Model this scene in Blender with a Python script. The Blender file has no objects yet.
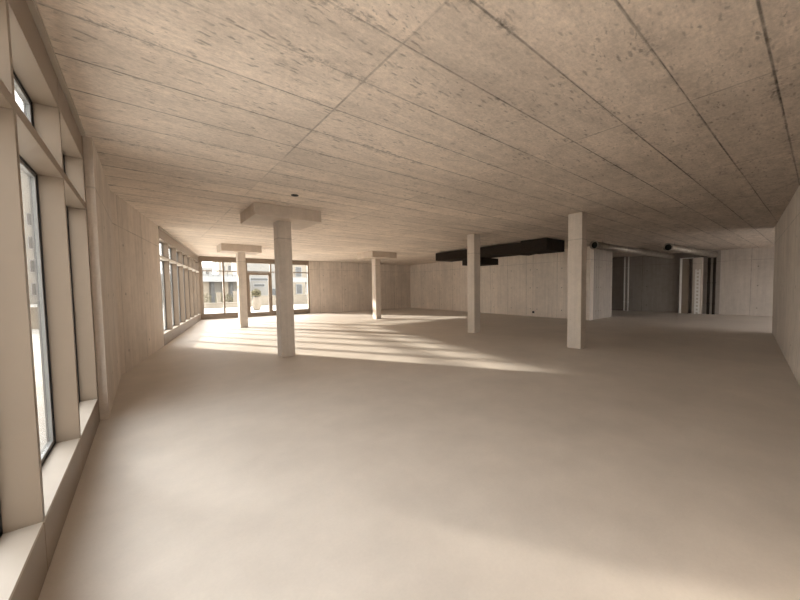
import bpy, bmesh, math, random
from mathutils import Vector, Matrix
random.seed(4)
C = bpy.context.scene.collection
sc = bpy.context.scene

# ------------------------------------------------------------------ camera
EYE = 1.4
def build_camera():
    f, p, r, y = 333.64554, 0.0509500, 0.0107600, 0.7033200
    cx, cy = 28.57281, 4.90859
    fwd = Vector((math.sin(y)*math.cos(p), math.cos(y)*math.cos(p), -math.sin(p)))
    right = Vector((math.cos(y), -math.sin(y), 0)); down = fwd.cross(right)
    r1 = math.cos(r)*right + math.sin(r)*down
    d1 = -math.sin(r)*right + math.cos(r)*down
    cam = bpy.data.cameras.new('camera'); o = bpy.data.objects.new('camera', cam); C.objects.link(o)
    m = Matrix((r1, -d1, -fwd)).transposed().to_4x4(); m.translation = Vector((0, 0, EYE))
    o.matrix_world = m
    cam.sensor_width = 36; cam.lens = f/800*36
    cam.shift_x = -cx/800; cam.shift_y = cy/800
    cam.clip_start = .02; cam.clip_end = 500
    sc.camera = o
build_camera()

# ------------------------------------------------------------------ light
SUN_AZ = math.radians(-60.5)      # direction the light travels in plan
SUN_EL = math.radians(16.0)
GLOW_EL = math.radians(25); GLOW_N = 220; GLOW = 22; WIDE = 1.5; SKY = 1.75; SUN = 4.0
def build_light():
    w = bpy.data.worlds.new('sky'); sc.world = w; w.use_nodes = True
    nt = w.node_tree; bg = nt.nodes['Background']
    tc = nt.nodes.new('ShaderNodeTexCoord'); sp = nt.nodes.new('ShaderNodeSeparateXYZ')
    nt.links.new(tc.outputs['Generated'], sp.inputs[0])
    cr = nt.nodes.new('ShaderNodeValToRGB'); nt.links.new(sp.outputs['Z'], cr.inputs[0])
    e = cr.color_ramp.elements
    e[0].position = 0; e[0].color = (1.0, .965, .92, 1)
    e[1].position = .7; e[1].color = (.97, .98, 1.0, 1)
    # haze glow around the sun
    g = Vector((-math.cos(SUN_AZ)*math.cos(GLOW_EL), -math.sin(SUN_AZ)*math.cos(GLOW_EL), math.sin(GLOW_EL)))
    dt = nt.nodes.new('ShaderNodeVectorMath'); dt.operation = 'DOT_PRODUCT'; nt.links.new(tc.outputs['Generated'], dt.inputs[0]); dt.inputs[1].default_value = g
    mx = nt.nodes.new('ShaderNodeMath'); mx.operation = 'MAXIMUM'; nt.links.new(dt.outputs['Value'], mx.inputs[0]); mx.inputs[1].default_value = 0
    pw = nt.nodes.new('ShaderNodeMath'); pw.operation = 'POWER'; nt.links.new(mx.outputs[0], pw.inputs[0]); pw.inputs[1].default_value = GLOW_N
    st = nt.nodes.new('ShaderNodeMath'); st.operation = 'MULTIPLY_ADD'; nt.links.new(pw.outputs[0], st.inputs[0]); st.inputs[1].default_value = GLOW; st.inputs[2].default_value = SKY
    # the sky's sun side is brighter than the side away from it
    p2 = nt.nodes.new('ShaderNodeMath'); p2.operation = 'POWER'; nt.links.new(mx.outputs[0], p2.inputs[0]); p2.inputs[1].default_value = 2.0
    s2 = nt.nodes.new('ShaderNodeMath'); s2.operation = 'MULTIPLY_ADD'; nt.links.new(p2.outputs[0], s2.inputs[0]); s2.inputs[1].default_value = WIDE; nt.links.new(st.outputs[0], s2.inputs[2])
    zf = nt.nodes.new('ShaderNodeMapRange'); nt.links.new(sp.outputs['Z'], zf.inputs[0]); zf.inputs[2].default_value = .8; zf.inputs[3].default_value = 1.0; zf.inputs[4].default_value = .55
    s3 = nt.nodes.new('ShaderNodeMath'); s3.operation = 'MULTIPLY'; nt.links.new(s2.outputs[0], s3.inputs[0]); nt.links.new(zf.outputs[0], s3.inputs[1])
    nt.links.new(cr.outputs[0], bg.inputs[0]); nt.links.new(s3.outputs[0], bg.inputs[1])
    s = bpy.data.lights.new('sun', 'SUN'); s.energy = SUN; s.angle = math.radians(2.2); s.color = (1.0, .90, .78)
    o = bpy.data.objects.new('sun', s); C.objects.link(o)
    d = Vector((math.cos(SUN_AZ)*math.cos(SUN_EL), math.sin(SUN_AZ)*math.cos(SUN_EL), -math.sin(SUN_EL)))
    o.rotation_euler = d.to_track_quat('-Z', 'Y').to_euler(); o.location = (-20, 40, 20)
build_light()
sc.view_settings.view_transform = 'Standard'; sc.view_settings.look = 'None'
sc.view_settings.gamma = 1; sc.view_settings.use_curve_mapping = False
sc.view_settings.exposure = 1.7

H = 3.02
# ------------------------------------------------------------------ helpers
def obj(name, bm, mat, parent=None, smooth=False):
    me = bpy.data.meshes.new(name)
    bmesh.ops.recalc_face_normals(bm, faces=bm.faces)
    bm.to_mesh(me); bm.free()
    if mat: me.materials.append(mat)
    if smooth:
        for p in me.polygons: p.use_smooth = True
    o = bpy.data.objects.new(name, me); C.objects.link(o)
    if parent: o.parent = parent
    return o
def struct(o): o['kind'] = 'structure'; return o
def tag(o, label, cat, group=None):
    o['label'] = label; o['category'] = cat
    if group: o['group'] = group
    return o
def empty(name, loc=(0, 0, 0), rz=0):
    o = bpy.data.objects.new(name, None); C.objects.link(o)
    o.location = loc; o.rotation_euler = (0, 0, rz); o.empty_display_size = .2
    return o
def box(bm, x0, x1, y0, y1, z0, z1, bev=0):
    uv = bm.loops.layers.uv.verify()
    b2 = bmesh.new()
    vs = [b2.verts.new((x, y, z)) for x in (x0, x1) for y in (y0, y1) for z in (z0, z1)]
    for q in ((0,1,3,2),(4,6,7,5),(0,4,5,1),(2,3,7,6),(0,2,6,4),(1,5,7,3)):
        b2.faces.new([vs[i] for i in q])
    if bev:
        bmesh.ops.bevel(b2, geom=list(b2.edges), offset=bev, segments=2, affect='EDGES', profile=.5)
    merge(bm, b2)
def merge(bm, b2):
    uv = bm.loops.layers.uv.verify()
    bmesh.ops.recalc_face_normals(b2, faces=b2.faces)
    vm = {v: bm.verts.new(v.co) for v in b2.verts}
    for f in b2.faces:
        nf = bm.faces.new([vm[v] for v in f.verts])
        n = f.normal
        for l in nf.loops:
            c = l.vert.co
            if abs(n.z) > .7: l[uv].uv = (c.x, c.y)
            elif abs(n.x) > abs(n.y): l[uv].uv = (c.y, c.z)
            else: l[uv].uv = (c.x, c.z)
    b2.free()
def boxobj(name, dims, mat, parent=None, bev=0):
    bm = bmesh.new(); box(bm, *dims, bev=bev); return obj(name, bm, mat, parent)
def poly_prism(name, pts, z0, z1, mat):
    bm = bmesh.new(); uv = bm.loops.layers.uv.verify()
    a = [bm.verts.new((x, y, z0)) for x, y in pts]; b = [bm.verts.new((x, y, z1)) for x, y in pts]
    bm.faces.new(a); bm.faces.new(b)
    for i in range(len(pts)):
        j = (i+1) % len(pts); bm.faces.new((a[i], a[j], b[j], b[i]))
    for f in bm.faces:
        for l in f.loops: l[uv].uv = (l.vert.co.x, l.vert.co.y)
    return obj(name, bm, mat)
def wall(name, p0, p1, th, mat, z0=0, z1=H, parent=None, lean0=(0, 0), lean1=(0, 0)):
    """inner face runs p0 -> p1, thickness th to the left of that direction; uv u = metres from p0"""
    p0, p1 = Vector(p0), Vector(p1); d = (p1-p0); L = d.length; d.normalize(); n = Vector((-d.y, d.x))
    bm = bmesh.new(); uv = bm.loops.layers.uv.verify()
    q = [p0, p1, p1+n*th, p0+n*th]; lean = [Vector(lean0), Vector(lean1), Vector(lean1), Vector(lean0)]
    us = [0, L, L, 0]
    a = [bm.verts.new((v.x, v.y, z0)) for v in q]; b = [bm.verts.new((v.x+l.x, v.y+l.y, z1)) for v, l in zip(q, lean)]
    for i in range(4):
        j = (i+1) % 4; f = bm.faces.new((a[i], a[j], b[j], b[i]))
        uu = (us[i], us[j]) if i in (0, 2) else (0, th)
        for l, (u, v) in zip(f.loops, ((uu[0], z0), (uu[1], z0), (uu[1], z1), (uu[0], z1))): l[uv].uv = (u, v)
    bm.faces.new(a); bm.faces.new(b)
    o = obj(name, bm, mat, parent)
    return o
def tube(bm, p0, p1, r, seg=20, caps=True):
    p0, p1 = Vector(p0), Vector(p1); d = (p1-p0); L = d.length
    q = d.to_track_quat('Z', 'Y'); uv = bm.loops.layers.uv.verify()
    ra = [bm.verts.new(p0+q @ Vector((r*math.cos(2*math.pi*i/seg), r*math.sin(2*math.pi*i/seg), 0))) for i in range(seg)]
    rb = [bm.verts.new(p1+q @ Vector((r*math.cos(2*math.pi*i/seg), r*math.sin(2*math.pi*i/seg), 0))) for i in range(seg)]
    for i in range(seg):
        j = (i+1) % seg; f = bm.faces.new((ra[i], ra[j], rb[j], rb[i])); f.smooth = True
        for l, (a, b) in zip(f.loops, ((i, 0), (i+1, 0), (i+1, L), (i, L))): l[uv].uv = (a/seg, b)
    if caps: bm.faces.new(ra); bm.faces.new(rb)
def ring(bm, p0, p1, r0, r1, seg=24):
    """hollow collar"""
    p0, p1 = Vector(p0), Vector(p1); q = (p1-p0).to_track_quat('Z', 'Y')
    def c(p, r): return [bm.verts.new(p+q @ Vector((r*math.cos(2*math.pi*i/seg), r*math.sin(2*math.pi*i/seg), 0))) for i in range(seg)]
    R = [c(p0, r0), c(p0, r1), c(p1, r1), c(p1, r0)]
    for k in range(4):
        a, b = R[k], R[(k+1) % 4]
        for i in range(seg):
            j = (i+1) % seg; bm.faces.new((a[i], a[j], b[j], b[i]))

# ------------------------------------------------------------------ materials
class N:
    def __init__(s, name):
        s.m = bpy.data.materials.new(name); s.m.use_nodes = True; s.t = s.m.node_tree
        s.b = s.t.nodes['Principled BSDF']; s.b.inputs['Specular IOR Level'].default_value = .4
    def new(s, t, **k):
        n = s.t.nodes.new(t)
        for a, b in k.items(): setattr(n, a, b)
        return n
    def link(s, a, b): s.t.links.new(a, b)
    def val(s, i, v):
        if hasattr(v, 'is_output'): s.link(v, i)
        else: i.default_value = v
    def math(s, op, a, b=0.0, c=None, clamp=False):
        n = s.new('ShaderNodeMath', operation=op, use_clamp=clamp)
        s.val(n.inputs[0], a); s.val(n.inputs[1], b)
        if c is not None: s.val(n.inputs[2], c)
        return n.outputs[0]
    def uv(s):
        tc = s.new('ShaderNodeTexCoord'); sp = s.new('ShaderNodeSeparateXYZ'); s.link(tc.outputs['UV'], sp.inputs[0])
        s.geo = tc
        return sp.outputs[0], sp.outputs[1], tc.outputs['UV']
    def comb(s, x, y, z=0.0):
        n = s.new('ShaderNodeCombineXYZ'); s.val(n.inputs[0], x); s.val(n.inputs[1], y); s.val(n.inputs[2], z); return n.outputs[0]
    def noise(s, vec, scale, detail=3, rough=.55):
        n = s.new('ShaderNodeTexNoise'); s.link(vec, n.inputs['Vector']); n.inputs['Scale'].default_value = scale
        n.inputs['Detail'].default_value = detail; n.inputs['Roughness'].default_value = rough; return n.outputs['Fac']
    def rng(s, v, a, b, c, d):
        n = s.new('ShaderNodeMapRange'); s.val(n.inputs[0], v)
        for i, x in enumerate((a, b, c, d)): s.val(n.inputs[i+1], x)
        return n.outputs[0]
    def mix(s, f, a, b):
        n = s.new('ShaderNodeMix', data_type='RGBA'); s.val(n.inputs[0], f)
        for i, x in ((6, a), (7, b)):
            if isinstance(x, tuple): n.inputs[i].default_value = (*x, 1)
            else: s.link(x, n.inputs[i])
        return n.outputs[2]
    def scale(s, col, f):
        n = s.new('ShaderNodeVectorMath', operation='SCALE')
        if isinstance(col, tuple): n.inputs[0].default_value = col
        else: s.link(col, n.inputs[0])
        s.val(n.inputs['Scale'], f); return n.outputs[0]
    def bump(s, h, st=.3, dist=.01):
        n = s.new('ShaderNodeBump'); n.inputs['Strength'].default_value = st; n.inputs['Distance'].default_value = dist
        s.link(h, n.inputs['Height']); s.link(n.outputs[0], s.b.inputs['Normal'])

def near_line(n, coord, positions, w):
    """1 on the lines, 0 away"""
    d = None
    for p in positions:
        a = n.math('ABSOLUTE', n.math('SUBTRACT', coord, p))
        d = a if d is None else n.math('MINIMUM', d, a)
    return n.rng(d, w*.4, w, 1, 0)
def periodic(n, coord, per, off, w):
    f = n.math('FRACT', n.math('DIVIDE', n.math('SUBTRACT', coord, off-per/2), per))
    d = n.math('MULTIPLY', n.math('ABSOLUTE', n.math('SUBTRACT', f, .5)), per)
    return n.rng(d, w*.35, w, 1, 0)

def concrete_wall(name, col, seams=(), hs=(2.5,), tone=1.0, holes=True, grain=1.0):
    n = N(name); u, v, uv = n.uv()
    big = n.noise(uv, .7, 4, .6)
    streak = n.noise(n.comb(n.math('MULTIPLY', u, 9.0), n.math('MULTIPLY', v, .55)), 1.0, 4, .6)
    boards = n.new('ShaderNodeTexWhiteNoise', noise_dimensions='1D')
    n.link(n.math('FLOOR', n.math('DIVIDE', u, .31)), boards.inputs['W'])
    fine = n.noise(uv, 34, 4, .7)
    k = n.math('MULTIPLY', n.rng(big, .3, .7, .90, 1.08), n.rng(n.noise(uv, 5, 5, .7), .3, .7, .92, 1.06))
    k = n.math('MULTIPLY', k, n.rng(streak, .3, .7, 1-.10*grain, 1+.07*grain))
    k = n.math('MULTIPLY', k, n.rng(boards.outputs['Value'], 0, 1, .965, 1.035))
    k = n.math('MULTIPLY', k, n.rng(fine, .3, .75, .94, 1.05))
    vo = n.new('ShaderNodeTexVoronoi'); n.link(uv, vo.inputs['Vector']); vo.inputs['Scale'].default_value = 9
    sparse = n.noise(uv, 2.3, 2)
    pits = n.math('MULTIPLY', n.rng(vo.outputs['Distance'], .05, .11, 1, 0), n.rng(sparse, .52, .6, 0, 1))
    line = None
    if seams: line = near_line(n, u, seams, .014)
    if hs:
        l2 = n.math('MULTIPLY', near_line(n, v, hs, .012), .8)
        line = l2 if line is None else n.math('MAXIMUM', line, l2)
    k = n.math('MULTIPLY', k, n.rng(pits, 0, 1, 1, .62))
    if holes and seams:
        # cone holes of the formwork ties beside the joints
        fu = None
        for p in seams:
            for o in (.22,):
                a = n.math('ABSOLUTE', n.math('SUBTRACT', u, p+o)); fu = a if fu is None else n.math('MINIMUM', fu, a)
        fv = None
        for p in (.35, 1.35, 2.2):
            a = n.math('ABSOLUTE', n.math('SUBTRACT', v, p)); fv = a if fv is None else n.math('MINIMUM', fv, a)
        dd = n.math('SQRT', n.math('ADD', n.math('MULTIPLY', fu, fu), n.math('MULTIPLY', fv, fv)))
        hole = n.rng(dd, .018, .03, 1, 0)
        k = n.math('MULTIPLY', k, n.rng(hole, 0, 1, 1, .4))
    if line is not None:
        wob = n.rng(n.noise(uv, 3.0, 2), .35, .65, .35, 1)
        k = n.math('MULTIPLY', k, n.math('SUBTRACT', 1, n.math('MULTIPLY', line, n.math('MULTIPLY', wob, .5))))
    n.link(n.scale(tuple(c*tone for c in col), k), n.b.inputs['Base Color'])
    n.b.inputs['Roughness'].default_value = .72
    n.bump(k, .35, .006)
    return n.m

def ceiling_mat(col):
    n = N('board_marked_ceiling_concrete'); u, v, uv = n.uv()
    P, OFF, Q, QO = .5215, .29, 2.36, 1.37
    sheet = n.math('FLOOR', n.math('DIVIDE', n.math('SUBTRACT', v, OFF), P))
    col_i = n.math('FLOOR', n.math('DIVIDE', n.math('SUBTRACT', u, QO), Q))
    wn = n.new('ShaderNodeTexWhiteNoise', noise_dimensions='2D'); n.link(n.comb(sheet, col_i), wn.inputs['Vector'])
    board = n.new('ShaderNodeTexWhiteNoise', noise_dimensions='2D')
    n.link(n.comb(n.math('FLOOR', n.math('DIVIDE', v, .1043)), col_i), board.inputs['Vector'])
    big = n.noise(n.comb(n.math('MULTIPLY', u, .6), v), .9, 5, .65)
    grain = n.noise(n.comb(n.math('MULTIPLY', u, 3.2), n.math('MULTIPLY', v, 17)), 1.0, 6, .7)
    fine = n.noise(n.comb(n.math('MULTIPLY', u, 22), n.math('MULTIPLY', v, 36)), 1.0, 5, .8)
    k = n.rng(big, .3, .7, .84, 1.10)
    k = n.math('MULTIPLY', k, n.rng(wn.outputs['Value'], 0, 1, .93, 1.05))
    k = n.math('MULTIPLY', k, n.rng(board.outputs['Value'], 0, 1, .955, 1.04))
    k = n.math('MULTIPLY', k, n.rng(grain, .3, .7, .94, 1.05))
    k = n.math('MULTIPLY', k, n.rng(fine, .3, .7, .80, 1.16))
    # pits and torn skin, elongated along the boards
    vo = n.new('ShaderNodeTexVoronoi'); vo.inputs['Scale'].default_value = 1
    wx = n.noise(uv, 7, 3); wo = n.math('MULTIPLY', wx, 1.4)
    n.link(n.comb(n.math('ADD', n.math('MULTIPLY', u, 6.5), wo), n.math('ADD', n.math('MULTIPLY', v, 21), wo)), vo.inputs['Vector'])
    patch = n.noise(n.comb(n.math('MULTIPLY', u, 1.0), n.math('MULTIPLY', v, 1.7)), 1.3, 3)
    pits = n.math('MULTIPLY', n.rng(vo.outputs['Distance'], .13, .27, 1, 0), n.rng(patch, .42, .56, 0.30, 1))
    k = n.math('MULTIPLY', k, n.rng(pits, 0, 1, 1, .62))
    vo2 = n.new('ShaderNodeTexVoronoi'); vo2.inputs['Scale'].default_value = 1
    wo2 = n.math('MULTIPLY', n.noise(uv, 15, 3), 2.4)
    n.link(n.comb(n.math('ADD', n.math('MULTIPLY', u, 15), wo2), n.math('ADD', n.math('MULTIPLY', v, 37), wo2)), vo2.inputs['Vector'])
    k = n.math('MULTIPLY', k, n.rng(n.math('MULTIPLY', n.rng(vo2.outputs['Distance'], .08, .26, 1, 0), n.rng(n.noise(uv, 2.7, 3), .44, .56, .2, 1)), 0, 1, 1, .64))
    blot = n.noise(n.comb(n.math('MULTIPLY', u, 2.0), n.math('MULTIPLY', v, 3.0)), 1.9, 9, .75)
    k = n.math('MULTIPLY', k, n.rng(blot, .34, .66, .89, 1.07))
    torn = n.math('MULTIPLY', n.rng(n.noise(n.comb(n.math('MULTIPLY', u, 2.2), n.math('MULTIPLY', v, 5)), 1.6, 6, .7), .56, .66, 0, 1), n.rng(patch, .5, .62, 0, 1))
    k = n.math('MULTIPLY', k, n.rng(torn, 0, 1, 1, .80))
    # rougher, dirtier concrete away from the windows, the light's fall-off darkened into its colour
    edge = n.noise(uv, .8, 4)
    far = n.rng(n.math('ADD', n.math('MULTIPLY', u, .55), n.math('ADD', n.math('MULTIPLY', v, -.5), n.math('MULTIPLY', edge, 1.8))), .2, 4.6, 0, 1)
    # the formwork joints
    jv = periodic(n, v, P, OFF, .012); ju = periodic(n, u, Q, QO, .013)
    major = n.rng(n.noise(n.comb(n.math('MULTIPLY', sheet, 7.31), n.math('MULTIPLY', u, .45)), 1.0, 1), .35, .62, .25, 1)
    wobble = n.rng(n.noise(uv, 9, 3), .3, .6, .5, 1)
    j = n.math('MAXIMUM', n.math('MULTIPLY', jv, major), n.math('MULTIPLY', ju, n.rng(n.noise(uv, 1.1, 2), .4, .6, .08, .5)))
    k = n.math('MULTIPLY', k, n.math('SUBTRACT', 1, n.math('MULTIPLY', n.math('MULTIPLY', j, wobble), .88)))
    chat = n.noise(n.comb(n.math('MULTIPLY', u, 30), n.math('MULTIPLY', v, 2.2)), 1.0, 3, .6)
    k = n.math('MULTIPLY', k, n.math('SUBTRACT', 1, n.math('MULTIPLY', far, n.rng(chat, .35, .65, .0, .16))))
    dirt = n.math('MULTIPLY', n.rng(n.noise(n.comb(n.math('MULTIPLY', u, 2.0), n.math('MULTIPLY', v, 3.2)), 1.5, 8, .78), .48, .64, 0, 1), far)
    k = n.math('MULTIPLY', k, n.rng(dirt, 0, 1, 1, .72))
    grime = n.math('MULTIPLY', periodic(n, v, P, OFF, .07), n.rng(n.noise(uv, 14, 6, .75), .48, .62, 0, 1))
    grime = n.math('MULTIPLY', grime, n.rng(n.noise(uv, 1.3, 2), .48, .6, 0, 1))
    k = n.math('MULTIPLY', k, n.rng(grime, 0, 1, 1, .55))
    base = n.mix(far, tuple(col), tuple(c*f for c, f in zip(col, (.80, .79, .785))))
    n.link(n.scale(base, k), n.b.inputs['Base Color'])
    n.b.inputs['Roughness'].default_value = .78
    n.bump(k, .5, .008)
    return n.m

def floor_mat(col):
    n = N('polished_screed'); u, v, uv = n.uv()
    a = n.noise(uv, .45, 4, .6); b = n.noise(uv, 2.2, 5, .65); c = n.noise(uv, 60, 3, .7)
    k = n.math('MULTIPLY', n.rng(a, .3, .7, .91, 1.06), n.rng(b, .3, .7, .93, 1.05))
    k = n.math('MULTIPLY', k, n.rng(c, .3, .7, .975, 1.02))
    n.link(n.scale(tuple(col), k), n.b.inputs['Base Color'])
    n.link(n.rng(b, .3, .7, .46, .6), n.b.inputs['Roughness'])
    n.b.inputs['Specular IOR Level'].default_value = .22
    n.bump(n.math('ADD', n.math('MULTIPLY', c, .25), b), .08, .004)
    return n.m

def plain(name, col, rough=.5, metal=0, var=.04, scale=6, spec=.4):
    n = N(name); tc = n.new('ShaderNodeTexCoord')
    f = n.noise(tc.outputs['Object'], scale, 3)
    n.link(n.scale(tuple(col), n.rng(f, .3, .7, 1-var, 1+var)), n.b.inputs['Base Color'])
    n.b.inputs['Roughness'].default_value = rough; n.b.inputs['Metallic'].default_value = metal
    n.b.inputs['Specular IOR Level'].default_value = spec
    return n.m
def glass_mat():
    m = bpy.data.materials.new('window_glass'); m.use_nodes = True; t = m.node_tree
    for x in list(t.nodes): t.nodes.remove(x)
    o = t.nodes.new('ShaderNodeOutputMaterial'); mx = t.nodes.new('ShaderNodeMixShader')
    tr = t.nodes.new('ShaderNodeBsdfTransparent'); gl = t.nodes.new('ShaderNodeBsdfGlossy')
    lw = t.nodes.new('ShaderNodeLayerWeight'); lw.inputs['Blend'].default_value = .5
    pw = t.nodes.new('ShaderNodeMath'); pw.operation = 'POWER'; pw.inputs[1].default_value = 5
    ma = t.nodes.new('ShaderNodeMath'); ma.operation = 'MULTIPLY_ADD'; ma.inputs[1].default_value = .9; ma.inputs[2].default_value = .035
    t.links.new(lw.outputs['Facing'], pw.inputs[0]); t.links.new(pw.outputs[0], ma.inputs[0])
    tr.inputs[0].default_value = (.96, .97, .96, 1); gl.inputs['Roughness'].default_value = .01
    t.links.new(ma.outputs[0], mx.inputs[0]); t.links.new(tr.outputs[0], mx.inputs[1]); t.links.new(gl.outputs[0], mx.inputs[2])
    t.links.new(mx.outputs[0], o.inputs[0]); return m

CON = (.75, .66, .58)
M_ceil = ceiling_mat((.84, .725, .62))
M_floor = floor_mat((.65, .588, .528))
M_col = concrete_wall('column_concrete', (.64, .56, .485), (), (2.44,), grain=.8)
M_cap = concrete_wall('capital_concrete', (.64, .545, .46), (), (), grain=.3)
M_frame = plain('beige_powder_coated_metal', (.245, .19, .143), .42, 0, .02)
M_sill = plain('pale_sill_panel', (.47, .41, .35), .5, 0, .03)
M_pale = plain('pale_transom_metal', (.72, .68, .62), .45, 0, .02)
M_gasket = plain('black_gasket', (.015, .015, .017), .5)
M_outer = plain('grey_outer_frame', (.26, .255, .25), .4, .0)
M_glass = glass_mat()
M_black = plain('black_duct_wrap', (.030, .022, .017), .85, 0, .25, 20, .12)
M_zinc = plain('galvanised_steel', (.36, .32, .28), .48, .7, .2, 9)
M_dark = plain('dark_opening', (.01, .01, .01), .9)
M_white = plain('white_plastic', (.85, .82, .78), .4)
M_pave = plain('pale_paving', (.66, .62, .57), .9, 0, .08, 1.2)
M_rend = plain('pale_render', (.66, .63, .58), .9, 0, .05, .5)

# ------------------------------------------------------------------ room shell
LX = -.43                                  # inner face of the near window front
BEND = (-.36, 7.45)
WD = Vector((1.71, 8.49)).normalized()     # direction of the far left wall
WN = Vector((-WD.y, WD.x))                 # outwards
def onleft(s, off=0): p = Vector(BEND)+WD*s+WN*off; return (p.x, p.y)
S0, S1 = 3.41, 11.90
YE = 19.10                                 # end wall
XB = 20.65                                 # far wall
shell = [(-.72, -1.3), (-.72, 7.47), (onleft(S1+.3, .3)[0], YE+.3), (XB+.3, YE+.3), (XB+.3, -3.0), (12.4, -3.0), (12.4, -1.3)]
floor = struct(poly_prism('floor', shell, -.2, 0, M_floor))
ceiling = struct(poly_prism('ceiling', shell, H, H+.35, M_ceil))

M_wl = concrete_wall('left_wall_concrete', CON, (.62, 1.55, 2.42), (2.5,), tone=.93, grain=1.2)
M_wl2 = concrete_wall('left_far_wall_concrete', CON, (.28, 1.75), (2.5,), tone=.93, grain=1.2)
M_we = concrete_wall('end_wall_concrete', CON, (.62, 2.02, 3.18, 4.6, 5.9), (2.53,))
M_wb = concrete_wall('back_wall_concrete', CON, (1.35, 2.55, 3.25, 4.52, 6.45, 7.6, 8.75, 9.88, 10.25, 11.5), (2.5,), tone=1.1)
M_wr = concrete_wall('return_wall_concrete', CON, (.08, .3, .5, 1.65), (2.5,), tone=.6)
M_ww = concrete_wall('right_wall_concrete', CON, (2.6, 5.1, 7.6), (2.55,), tone=.95, grain=1.3)
M_wfd = concrete_wall('recess_wall_concrete', CON, (1.5, 3.95, 6.2), (2.5,), tone=.42)  # darker concrete, with part of the recess's shade put into its tone
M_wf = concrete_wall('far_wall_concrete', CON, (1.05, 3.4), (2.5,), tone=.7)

# left wall between the window front and the bend, its end face standing proud of the frames
pil = 5.03
struct(wall('wall_left', (-.36, pil), (-.36, 7.45), .36, M_wl))
struct(wall('wall_left_far', BEND, onleft(S0), .36, M_wl2))
struct(wall('wall_end', (7.22, YE), (14.6, YE), .3, M_we))
struct(wall('wall_back', (14.50, YE), (13.88, 6.15), .3, M_wb))
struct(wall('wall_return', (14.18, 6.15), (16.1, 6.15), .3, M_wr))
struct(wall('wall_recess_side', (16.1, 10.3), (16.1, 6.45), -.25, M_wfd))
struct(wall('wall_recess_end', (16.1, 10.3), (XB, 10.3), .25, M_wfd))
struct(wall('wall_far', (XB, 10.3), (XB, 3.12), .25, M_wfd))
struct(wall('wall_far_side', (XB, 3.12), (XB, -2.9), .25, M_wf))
def rwy(x): return .15+(x-6.73)*.1065
struct(wall('wall_right', (13.72, rwy(13.72)), (-.43, rwy(-.43)), .25, M_ww, lean0=(0, .03), lean1=(0, -.10)))
struct(wall('wall_near_corner', (-.43, -.9), (-.43, -.02), .27, M_ww))
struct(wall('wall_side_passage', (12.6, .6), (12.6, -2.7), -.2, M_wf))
# opening at the side of the passage: parapet and head with daylight between
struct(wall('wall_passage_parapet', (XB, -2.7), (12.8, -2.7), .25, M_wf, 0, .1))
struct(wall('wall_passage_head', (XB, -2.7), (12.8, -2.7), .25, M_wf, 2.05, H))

# ------------------------------------------------------------------ window fronts
def bay(name, origin, d, width, first=False, depth=.125, zs=.27, zt=(2.245, 2.305), zh=2.75, sillh=True, trim_top=True, outd=.04, mt_tr=None):
    """one bay of the window front. local x = along the wall, local y = outwards (inner face y = 0)"""
    d = Vector(d); rz = math.atan2(d.y, d.x)
    r = struct(empty(name, (origin[0], origin[1], 0), rz))
    t = .045; W = width; y1 = depth
    # base panel under the sill, sill board, head panel, ceiling strip
    boxobj('base_panel', (.003, W-.003, 0.0, .05, 0, zs-.018), M_frame, r)
    boxobj('sill', (0, W-t/2, 0.0, y1+.05, zs-.018, zs), M_sill, r)
    boxobj('head_panel', (.003, W-.003, 0.0, .06, zh+.0, H-.035), M_frame, r)
    boxobj('head_soffit', (0, W-t/2, .0601, y1+.05, zh, zh+.03), M_frame, r)
    boxobj('ceiling_strip', (0, W, -.03, .05, H-.035, H), M_sill, r)
    if first: boxobj('mullion', (-t/2, t/2, .0, y1+.02, zs, zh), M_frame, r)
    boxobj('mullion', (W-t/2, W+t/2, .0, y1+.02, zs, zh), M_frame, r)
    boxobj('transom', (t/2, W-t/2, 0.0, y1+.02, zt[0], zt[1]), mt_tr or M_frame, r)
    for a, b in ((zs, zt[0]), (zt[1], zh)):
        for nm, mt, w, ya, yb in (('gasket', M_gasket, .006, y1, y1+.008), ('outer_frame', M_outer, .03, y1+.009, y1+outd)):
            bm = bmesh.new(); x0, x1 = t/2, W-t/2
            box(bm, x0, x0+w, ya, yb, a, b); box(bm, x1-w, x1, ya, yb, a, b)
            box(bm, x0+w, x1-w, ya, yb, a, a+w); box(bm, x0+w, x1-w, ya, yb, b-w, b)
            obj(nm, bm, mt, r)
        boxobj('pane', (t/2+.031, W-t/2-.031, y1+.018, y1+.026, a+.031, b-.031), M_glass, r)
    # solid facade structure outside, closing above and below the glass
    bm = bmesh.new(); box(bm, 0, W, .051, y1+outd+.02, -.1, zs-.019); obj('outer_base', bm, M_outer, r)
    bm = bmesh.new(); box(bm, 0, W, .061, y1+outd+.02, zh+.031, H); obj('outer_head', bm, M_outer, r)
    return r
k = 1
ys = [0.01, 1.24, 2.47, 3.70, 4.93]
# near front: runs +Y, outwards is -X  (local y must point to -X)
for i in range(4):
    bay('window_%d' % k, (LX, ys[i]), (0, 1), ys[i+1]-ys[i], first=(i == 0)); k += 1
struct(boxobj('trim_1', (LX-.27, LX, 4.953, pil-.001, 0, H), M_frame))
nb = 7; W = (S1-.05-S0)/nb
for i in range(nb):
    bay('window_%d' % k, onleft(S0+.02+i*W), WD, W, first=(i == 0), zs=.30, zt=(2.235, 2.30), zh=2.73, outd=.04, mt_tr=M_pale); k += 1

struct(boxobj('trim_2', (1.72, 2.038, YE+.001, YE+.13, 0, H), M_frame))
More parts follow.
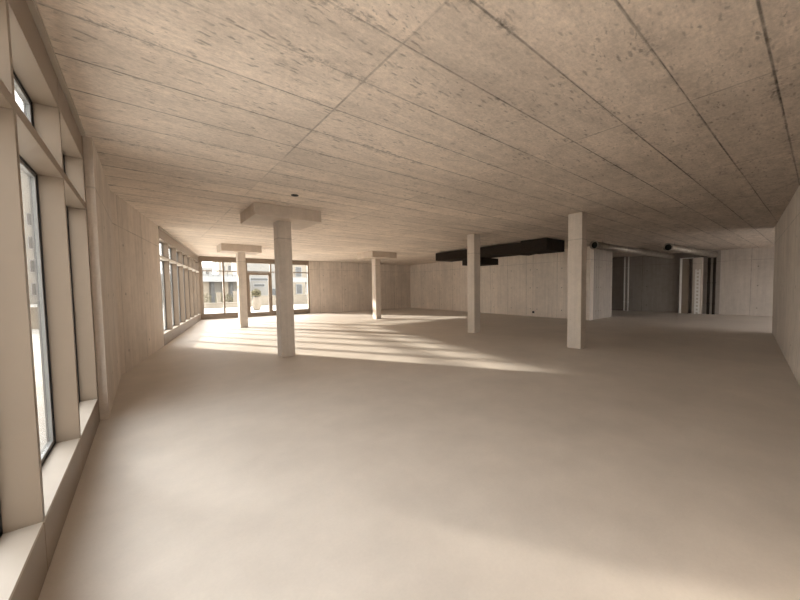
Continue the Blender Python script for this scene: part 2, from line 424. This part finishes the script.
# end front with the door
def end_bay(name, x0, x1, door=False, last=False, first=False):
    r = struct(empty(name, (x0, YE, 0), 0)); W = x1-x0; t = .075; zs = .27; zh = 2.77
    boxobj('head_panel', (0, W, 0, .12, zh, H), M_frame, r)
    boxobj('mullion', (W-t/2 if not last else W-t, W+t/2 if not last else W, 0, .12, 0, zh), M_frame, r)
    x00 = 0 if not first else t
    if first: boxobj('mullion', (0, t, 0, .12, 0, zh), M_frame, r)
    else: x00 = t/2
    xe = W-t/2 if not last else W-t
    boxobj('transom', (x00, xe, .0, .12, 2.31, 2.36), M_frame, r)
    boxobj('pane', (x00+.001, xe-.001, .06, .072, 2.361, zh-.001), M_glass, r)
    if not door:
        boxobj('base_panel', (x00, xe, 0, .12, 0, zs), M_frame, r)
        boxobj('pane', (x00+.001, xe-.001, .06, .072, zs+.001, 2.309), M_glass, r)
    return r
end_bay('window_%d' % k, 2.04, 2.97, first=True); k += 1
end_bay('window_%d' % k, 2.97, 4.00); k += 1
end_bay('window_%d' % k, 4.00, 5.16, door=True); k += 1
end_bay('window_%d' % k, 5.16, 6.18); k += 1
end_bay('window_%d' % k, 6.18, 7.22, last=True); k += 1
dr = struct(empty('door_1', (4.00, YE, 0)))
bm = bmesh.new()
box(bm, .026, .13, .02, .09, .02, 2.30); box(bm, 1.03, 1.134, .02, .09, .02, 2.30)
box(bm, .13, 1.03, .02, .09, .02, .22); box(bm, .13, 1.03, .02, .09, 2.17, 2.30)
leaf = obj('door_leaf', bm, M_frame, dr)
boxobj('pane', (.131, 1.029, .05, .062, .221, 2.169), M_glass, dr)
bm = bmesh.new(); tube(bm, (1.08, -.04, .95), (1.08, -.04, 1.20), .012); tube(bm, (1.08, .02, .98), (1.08, -.04, .98), .008); tube(bm, (1.08, .02, 1.17), (1.08, -.04, 1.17), .008)
obj('door_handle', bm, M_zinc, dr)
bm = bmesh.new(); box(bm, .55, 1.0, -.03, .02, 2.24, 2.29); obj('door_closer', bm, M_zinc, dr)
bm = bmesh.new(); box(bm, 0.026, 1.134, .01, .11, 0, .018); obj('threshold', bm, M_zinc, dr)

# ------------------------------------------------------------------ columns
def column(x, y, wx, wy, label, cap=None, name='concrete_column'):
    r = empty(name, (x, y, 0)); tag(r, label, 'column', 'concrete columns of the hall')
    top = H if cap is None else cap[4]
    boxobj('shaft', (-wx/2, wx/2, -wy/2, wy/2, 0, top), M_col, r, bev=.008)
    if cap: boxobj('capital', (cap[0]-x, cap[1]-x, cap[2]-y, cap[3]-y, cap[4], H), M_cap, r, bev=.006)
    return r
column(2.225, 7.29, .27, .29, 'tall concrete column standing nearest the left windows under a wide slab capital, long shadow at its foot', (1.60, 2.87, 6.82, 8.02, H-.225))
column(2.75, 13.97, .26, .30, 'pale sunlit concrete column in front of the glazed end wall, thin slab capital on top', (2.07, 3.36, 13.50, 14.45, H-.25))
column(8.17, 13.36, .26, .32, 'slim concrete column with slab capital in front of the bare end wall, left of the black duct', (7.55, 8.82, 12.62, 14.0, H-.26))
column(7.785, 7.0, .275, .29, 'concrete column without capital crossing the black duct')
column(7.465, 3.60, .245, .32, 'widest-looking concrete column without capital, right of the black duct, nearest the right side')

# ------------------------------------------------------------------ services
r = empty('ventilation_duct', (10.7, 8.9, 0)); tag(r, 'long black rectangular duct hanging below the ceiling in front of the back wall', 'duct')
boxobj('duct_body', (-.5, .5, -2.0, 2.60, 2.63, 2.98), M_black, r, bev=.01)
boxobj('duct_end_box', (-.60, .56, -3.02, -2.0, 2.61, 3.005), M_black, r, bev=.006)
bm = bmesh.new()
vs = [bm.verts.new(p) for p in ((-.5, -2.2, 2.63), (-.5, -1.2, 2.63), (-.5, -1.7, 2.57), (.4, -2.2, 2.63), (.4, -1.2, 2.63), (.4, -1.7, 2.57))]
for q in ((0, 1, 2), (3, 4, 5), (0, 1, 4, 3), (1, 2, 5, 4), (2, 0, 3, 5)): bm.faces.new([vs[i] for i in q])
obj('duct_flare', bm, M_black, r)
boxobj('duct_branch', (-.1, 1.0, .2, 1.3, 2.36, 2.63), M_black, r, bev=.006)
for yy in (-1.4, 0.4, 2.3):
    for xx in (-.45, .4):
        bm = bmesh.new(); tube(bm, (xx, yy, 2.98), (xx, yy, H), .008, 8); obj('hanger_rod', bm, M_zinc, r)

def spiral_duct(name, p0, p1, rad, label, elbow=False):
    p0, p1 = Vector(p0), Vector(p1); d = (p1-p0).normalized()
    r = empty(name, p0); tag(r, label, 'duct')
    L = (p1-p0).length
    bm = bmesh.new(); ring(bm, (0, 0, 0), d*L, rad-.008, rad, 28)
    for f in bm.faces: f.smooth = True
    obj('duct_pipe', bm, M_zinc, r)
    s = .5
    while s < L-.1:
        bm = bmesh.new(); ring(bm, d*s, d*(s+.015), rad+.0005, rad+.008, 28); s += .55
        obj('duct_seam', bm, M_zinc, r)
    bm = bmesh.new(); ring(bm, d*-.03, d*.03, rad+.0005, rad+.03, 28); obj('duct_collar', bm, M_zinc, r)
    bm = bmesh.new(); tube(bm, d*.05, d*.06, rad-.009, 24); obj('dark_end_disc', bm, M_dark, r)  # black disc, the shade inside the open duct end put into its colour
    for s in (.6, L*.5, L-.6):
        c = d*s; bm = bmesh.new(); ring(bm, c-d*.012, c+d*.012, rad+.009, rad+.014, 24)
        k = obj('hanger_clamp', bm, M_zinc, r)
        bm = bmesh.new(); tube(bm, c+Vector((0, 0, rad+.012)), Vector((c.x, c.y, H-p0.z)), .006, 8)
        obj('hanger_rod', bm, M_zinc, k)
    return r
spiral_duct('round_duct', (11.75, 5.08, 2.80), (19.6, 4.80, 2.80), .12, 'long round galvanised duct under the ceiling right beside the widest column, black open end')
spiral_duct('round_duct', (14.75, 3.72, 2.80), (20.35, 3.30, 2.80), .125, 'shorter round galvanised duct further right, ending above the dark vertical pipes')

def pipe(x, y, z1, rad, mat, label, name='riser_pipe', z0=0):
    r = empty(name, (x, y, z0)); tag(r, label, 'pipe', 'riser pipes at the far wall')
    bm = bmesh.new(); tube(bm, (0, 0, 0), (0, 0, z1-z0), rad, 16); obj('pipe', bm, mat, r)
    for z in (.5, 1.5, 2.4):
        bm = bmesh.new(); ring(bm, (0, 0, z-.02), (0, 0, z+.02), rad+.0005, rad+.012, 16)
        obj('pipe_clamp', bm, mat, r)
pipe(20.45, 7.16, H, .035, M_white, 'thin pale riser pipe in the dark recess, left one of the pair')
pipe(20.45, 6.97, H, .035, M_white, 'thin pale riser pipe in the dark recess, right one of the pair')
pipe(20.45, 3.50, 2.68, .055, M_black, 'black riser pipe under the end of the round duct, left one of the pair')
pipe(20.45, 3.30, 2.68, .055, M_black, 'black riser pipe under the end of the round duct, right one of the pair')
# pale metal riser frame with a perforated tray beside it
r = empty('service_stand', (20.40, 4.40, 0)); tag(r, 'pale metal service stand at the dark far wall left of the riser casing', 'stand')
boxobj('upright', (-.03, .03, .14, .22, 0, 2.74), M_white, r)
boxobj('head_rail', (-.03, .03, -.30, .14, 2.70, 2.74), M_white, r)
boxobj('back_panel', (.04, .08, -.14, .14, 0, 2.70), M_frame, r)
r = empty('riser_shaft', (20.40, 3.90, 0)); tag(r, 'narrow concrete riser casing with a pale punched cable tray on its face', 'casing')
boxobj('casing', (-.05, .24, -.16, .20, 0, 2.72), M_col, r)
bm = bmesh.new()
box(bm, -.075, -.052, -.10, -.04, 0, 2.15); box(bm, -.075, -.052, .04, .10, 0, 2.15)
for i in range(12): box(bm, -.075, -.052, -.04, .04, .08+i*.175, .17+i*.175)
obj('cable_tray', bm, M_white, r)

# small dark socket box on the back wall, recessed spot in the ceiling
r = empty('socket_box', (13.97, 8.83, .20), 0); tag(r, 'small black socket box low on the back wall', 'socket')
boxobj('box', (0, .04, -.05, .05, -.05, .05), M_dark, r, bev=.006)
boxobj('cover', (-.008, -.0005, -.04, .04, -.04, .04), M_gasket, r)
r = empty('ceiling_hole', (2.03, 5.92, H)); tag(r, 'small round dark outlet in the ceiling in front of the nearest slab capital', 'outlet')
bm = bmesh.new(); ring(bm, (0, 0, -.012), (0, 0, 0), .045, .06, 28); obj('rim', bm, M_gasket, r)
bm = bmesh.new(); tube(bm, (0, 0, -.006), (0, 0, 0), .044, 28); obj('cap', bm, M_dark, r)

# ------------------------------------------------------------------ outside
GZ = -.05
M_ext_a = plain('grey_render_outside', (.20, .185, .165), .9, 0, .10, .4)
M_ext_b = plain('beige_stone_outside', (.33, .285, .23), .9, 0, .12, 1.5)
M_ext_w = plain('white_fascia_outside', (.36, .36, .36), .8, 0, .04, .8)
M_ext_h = plain('off_white_house_render', (.30, .285, .265), .9, 0, .05, .5)
M_ext_d = plain('dark_glazing_outside', (.12, .12, .12), .25, 0, .1, .8)
M_ext_p = plain('pale_facade_outside', (.36, .335, .30), .9, 0, .06, .4)
M_twig = plain('winter_twigs', (.16, .13, .09), .9, 0, .2, 4)
M_bush = plain('dull_shrub_leaves', (.20, .18, .11), .9, 0, .3, 6)
g = boxobj('ground', (-60, 70, -40, 110, -.5, GZ), M_pave); struct(g)

def building(name, x0, x1, y0, y1, h, mat, label, wins=(), fascia=None, strips=()):
    r = empty(name, ((x0+x1)/2, (y0+y1)/2, GZ)); tag(r, label, 'building'); cx, cy = r.location.x, r.location.y
    boxobj('facade', (x0-cx, x1-cx, y0-cy, y1-cy, 0, h), mat, r)
    boxobj('roof_edge', (x0-cx-.15, x1-cx+.15, y0-cy-.15, y1-cy+.15, h, h+.25), M_ext_w, r)
    for a, b, c, d in wins:
        f = boxobj('window', (a-cx, b-cx, y0-cy-.06, y0-cy-.001, c-GZ, d-GZ), M_ext_w, r)
        boxobj('pane', (a-cx+.08, b-cx-.08, y0-cy-.09, y0-cy-.061, c-GZ+.08, d-GZ-.08), M_ext_d, f)
    return r, cx, cy
r, cx, cy = building('low_building', 1.5, 9.3, 45, 52, 3.0, M_ext_a, 'low grey building under a broad white fascia, outside the left end panes')
boxobj('fascia', (1.2-cx, 9.5-cx, 43.5-cy, 44.84-cy, 2.40, 3.0), M_ext_w, r)
for x in (2.6, 4.0, 5.7, 7.6): boxobj('doorway', (x-cx, x+.35-cx, 44.90-cy, 44.99-cy, 0, 2.35), M_ext_d, r)
for x in (3.2, 5.0, 6.9, 8.6): boxobj('pier', (x-cx, x+.5-cx, 44.75-cy, 44.99-cy, 0, 2.38), M_ext_b, r)
for i in range(17):
    boxobj('railing_post', (1.6+i*.47-cx, 1.66+i*.47-cx, 44.0-cy, 44.06-cy, 3.0, 3.55), M_ext_a, r)
boxobj('railing_bar', (1.6-cx, 9.2-cx, 43.99-cy, 44.07-cy, 3.55, 3.62), M_ext_a, r)
building('tower_block', 10.2, 14.6, 70, 76, 6.6, M_ext_p, 'distant pale grey block above the low building', [(10.6+i*1.0, 11.2+i*1.0, z, z+1.0) for i in range(4) for z in (3.2, 4.9)])
building('chimney_house', 7.3, 8.7, 66, 70, 5.0, M_ext_w, 'small distant pale tower in the left end pane', [(7.7, 8.3, 4.0, 4.6)])
r, cx, cy = building('white_house', 9.6, 14.2, 48, 55, 6.3, M_ext_h, 'white house with a dark window band, seen through the glass door', [(10.3, 12.6, 2.55, 2.98), (10.8, 12.2, 1.75, 2.2), (12.7, 13.9, .3, 1.6)])
building('beige_house', 14.6, 24, 50, 58, 8.5, M_ext_b, 'tall beige house behind the right pane of the end wall', [(15.3+i*1.6, 16.2+i*1.6, z, z+1.5) for i in range(5) for z in (.7, 3.2, 5.8)])
building('tall_pale_building', -15.5, -7.5, 62, 72, 17, M_ext_p, 'tall pale building seen through the tall left window slots', [(-15+i*1.5, -14.1+i*1.5, z, z+1.5) for i in range(5) for z in (1, 3.8, 6.6, 9.4)])
building('unseen_shade_building', -26, -14, 12, 31, 9.0, M_ext_p, 'unseen pale building added on the left side to shade the near windows', [])  # never in view, added to keep direct sun off the near windows
# entrance canopy
r = empty('canopy', (13.6, 38.5, GZ)); tag(r, 'white canopy on thin posts in front of the beige house', 'canopy')
boxobj('canopy_roof', (-1.7, 1.9, -1, 1, 2.25, 2.75), M_ext_w, r)
for x, y in ((-1.5, -.9), (.2, -.9), (1.7, -.9), (-1.5, .9), (1.7, .9)): boxobj('post', (x-.05, x+.05, y-.05, y+.05, 0, 2.25), M_ext_a, r)
# planter walls
def block(name, d, mat, label, cat, group=None, cap=True):
    x, y = (d[0]+d[1])/2, (d[2]+d[3])/2
    r = empty(name, (x, y, GZ)); tag(r, label, cat, group)
    boxobj('wall_body', (d[0]-x, d[1]-x, d[2]-y, d[3]-y, 0, d[4]-.06), mat, r, bev=.01)
    boxobj('coping', (d[0]-x-.04, d[1]-x+.04, d[2]-y-.04, d[3]-y+.04, d[4]-.06, d[4]), M_ext_w if not cap else mat, r, bev=.01)
block('planter_wall', (2.2, 7.6, 31.6, 32.2, .42), M_ext_b, 'very low stone planter wall outside the left end panes', 'wall')
block('planter_wall', (7.9, 16.5, 33.0, 33.6, .90), M_ext_b, 'low beige stone wall outside behind the glass door', 'wall')
block('planter_wall', (-9.0, -2.2, 20.0, 20.5, .86), M_ext_b, 'beige stone wall on the pale paving outside the tall left slots', 'wall')
block('step_plinth', (2.5, 3.1, 29.6, 30.4, .75), M_ext_w, 'small white block outside at the left edge of the end wall', 'block')
for i, (x, h) in enumerate(((4.75, 1.25), (6.0, 1.35), (6.5, 1.15), (7.15, 1.3))):
    r = empty('stone_post', (x, 33.2, GZ)); tag(r, ('slim beige stone post outside in the left end pane', 'beige stone post outside, left of the three close together', 'beige stone post outside, middle one of the three close together', 'beige stone post outside, right of the three close together')[i], 'post', 'stone posts outside')
    boxobj('shaft', (-.14, .14, -.14, .14, 0, h-.08), M_ext_b, r, bev=.01); boxobj('cap', (-.18, .18, -.18, .18, h-.08, h), M_ext_b, r, bev=.01)
r = empty('bench', (12.9, 31.6, GZ)); tag(r, 'dark bench in front of the low beige wall outside the right end pane', 'bench')
boxobj('seat', (-1.0, 1.0, -.22, .22, .43, .48), M_ext_d, r); boxobj('backrest', (-1.0, 1.0, .24, .29, .55, .95), M_ext_d, r)
for x in (-.8, .8):
    bm = bmesh.new(); box(bm, x-.03, x+.03, -.2, .2, 0, .43); box(bm, x-.03, x+.03, .2, .24, 0, .95); obj('leg', bm, M_ext_a, r)
def shrub(x, y, r0, h, label, seed, z0=0, group='shrubs outside'):
    rnd = random.Random(seed)
    r = empty('shrub', (x, y, GZ+z0)); tag(r, label, 'shrub', group)
    bm = bmesh.new()
    for i in range(26):
        a = rnd.uniform(0, 6.28); t = rnd.uniform(.1, 1)*r0
        tube(bm, (0.1*math.cos(a), .1*math.sin(a), 0), (t*math.cos(a), t*math.sin(a), h*rnd.uniform(.6, 1)), .012, 5)
    obj('twigs', bm, M_twig, r)
    bm = bmesh.new()
    for i in range(420):
        a = rnd.uniform(0, 6.28); t = math.sqrt(rnd.uniform(0, 1))*r0; z = rnd.uniform(.2, 1)*h*(1-.35*(t/r0)**2)
        c = Vector((t*math.cos(a), t*math.sin(a), z)); n = Vector((rnd.gauss(0, 1), rnd.gauss(0, 1), rnd.gauss(0, 1))).normalized()
        u = n.orthogonal().normalized()*.06; v = n.cross(u).normalized()*.035
        bm.faces.new([bm.verts.new(c+p) for p in (-u, v, u, -v)])
    obj('leaves', bm, M_bush, r)
shrub(3.6, 34.6, .9, 1.35, 'dull winter shrub outside at the left end of the row', 1)
shrub(5.5, 34.8, .8, 1.25, 'dull winter shrub outside behind the slim stone post', 2)
shrub(7.3, 35.6, .7, 1.45, 'dull winter shrub outside behind the three stone posts', 3)
r = empty('plant_pot', (6.02, 26.0, GZ)); tag(r, 'big rounded beige pot standing outside the glass door', 'pot')
bm = bmesh.new(); prof = [(.0, 0), (.17, 0), (.25, .15), (.285, .4), (.27, .65), (.22, .85), (.24, .92), (.20, .92), (.18, .8), (0, .8)]; seg = 28
rows = [[bm.verts.new((rr*math.cos(2*math.pi*i/seg), rr*math.sin(2*math.pi*i/seg), z)) for i in range(seg)] if rr else [bm.verts.new((0, 0, z))] for rr, z in prof]
for a, b in zip(rows, rows[1:]):
    for i in range(seg):
        j = (i+1) % seg
        if len(a) == 1: bm.faces.new((a[0], b[i], b[j]))
        elif len(b) == 1: bm.faces.new((a[i], a[j], b[0]))
        else: bm.faces.new((a[i], a[j], b[j], b[i]))
obj('pot', bm, M_ext_b, r, smooth=True)
shrub(6.02, 26.0, .30, .60, 'small round shrub growing in the big beige pot outside the door', 5, z0=.92)
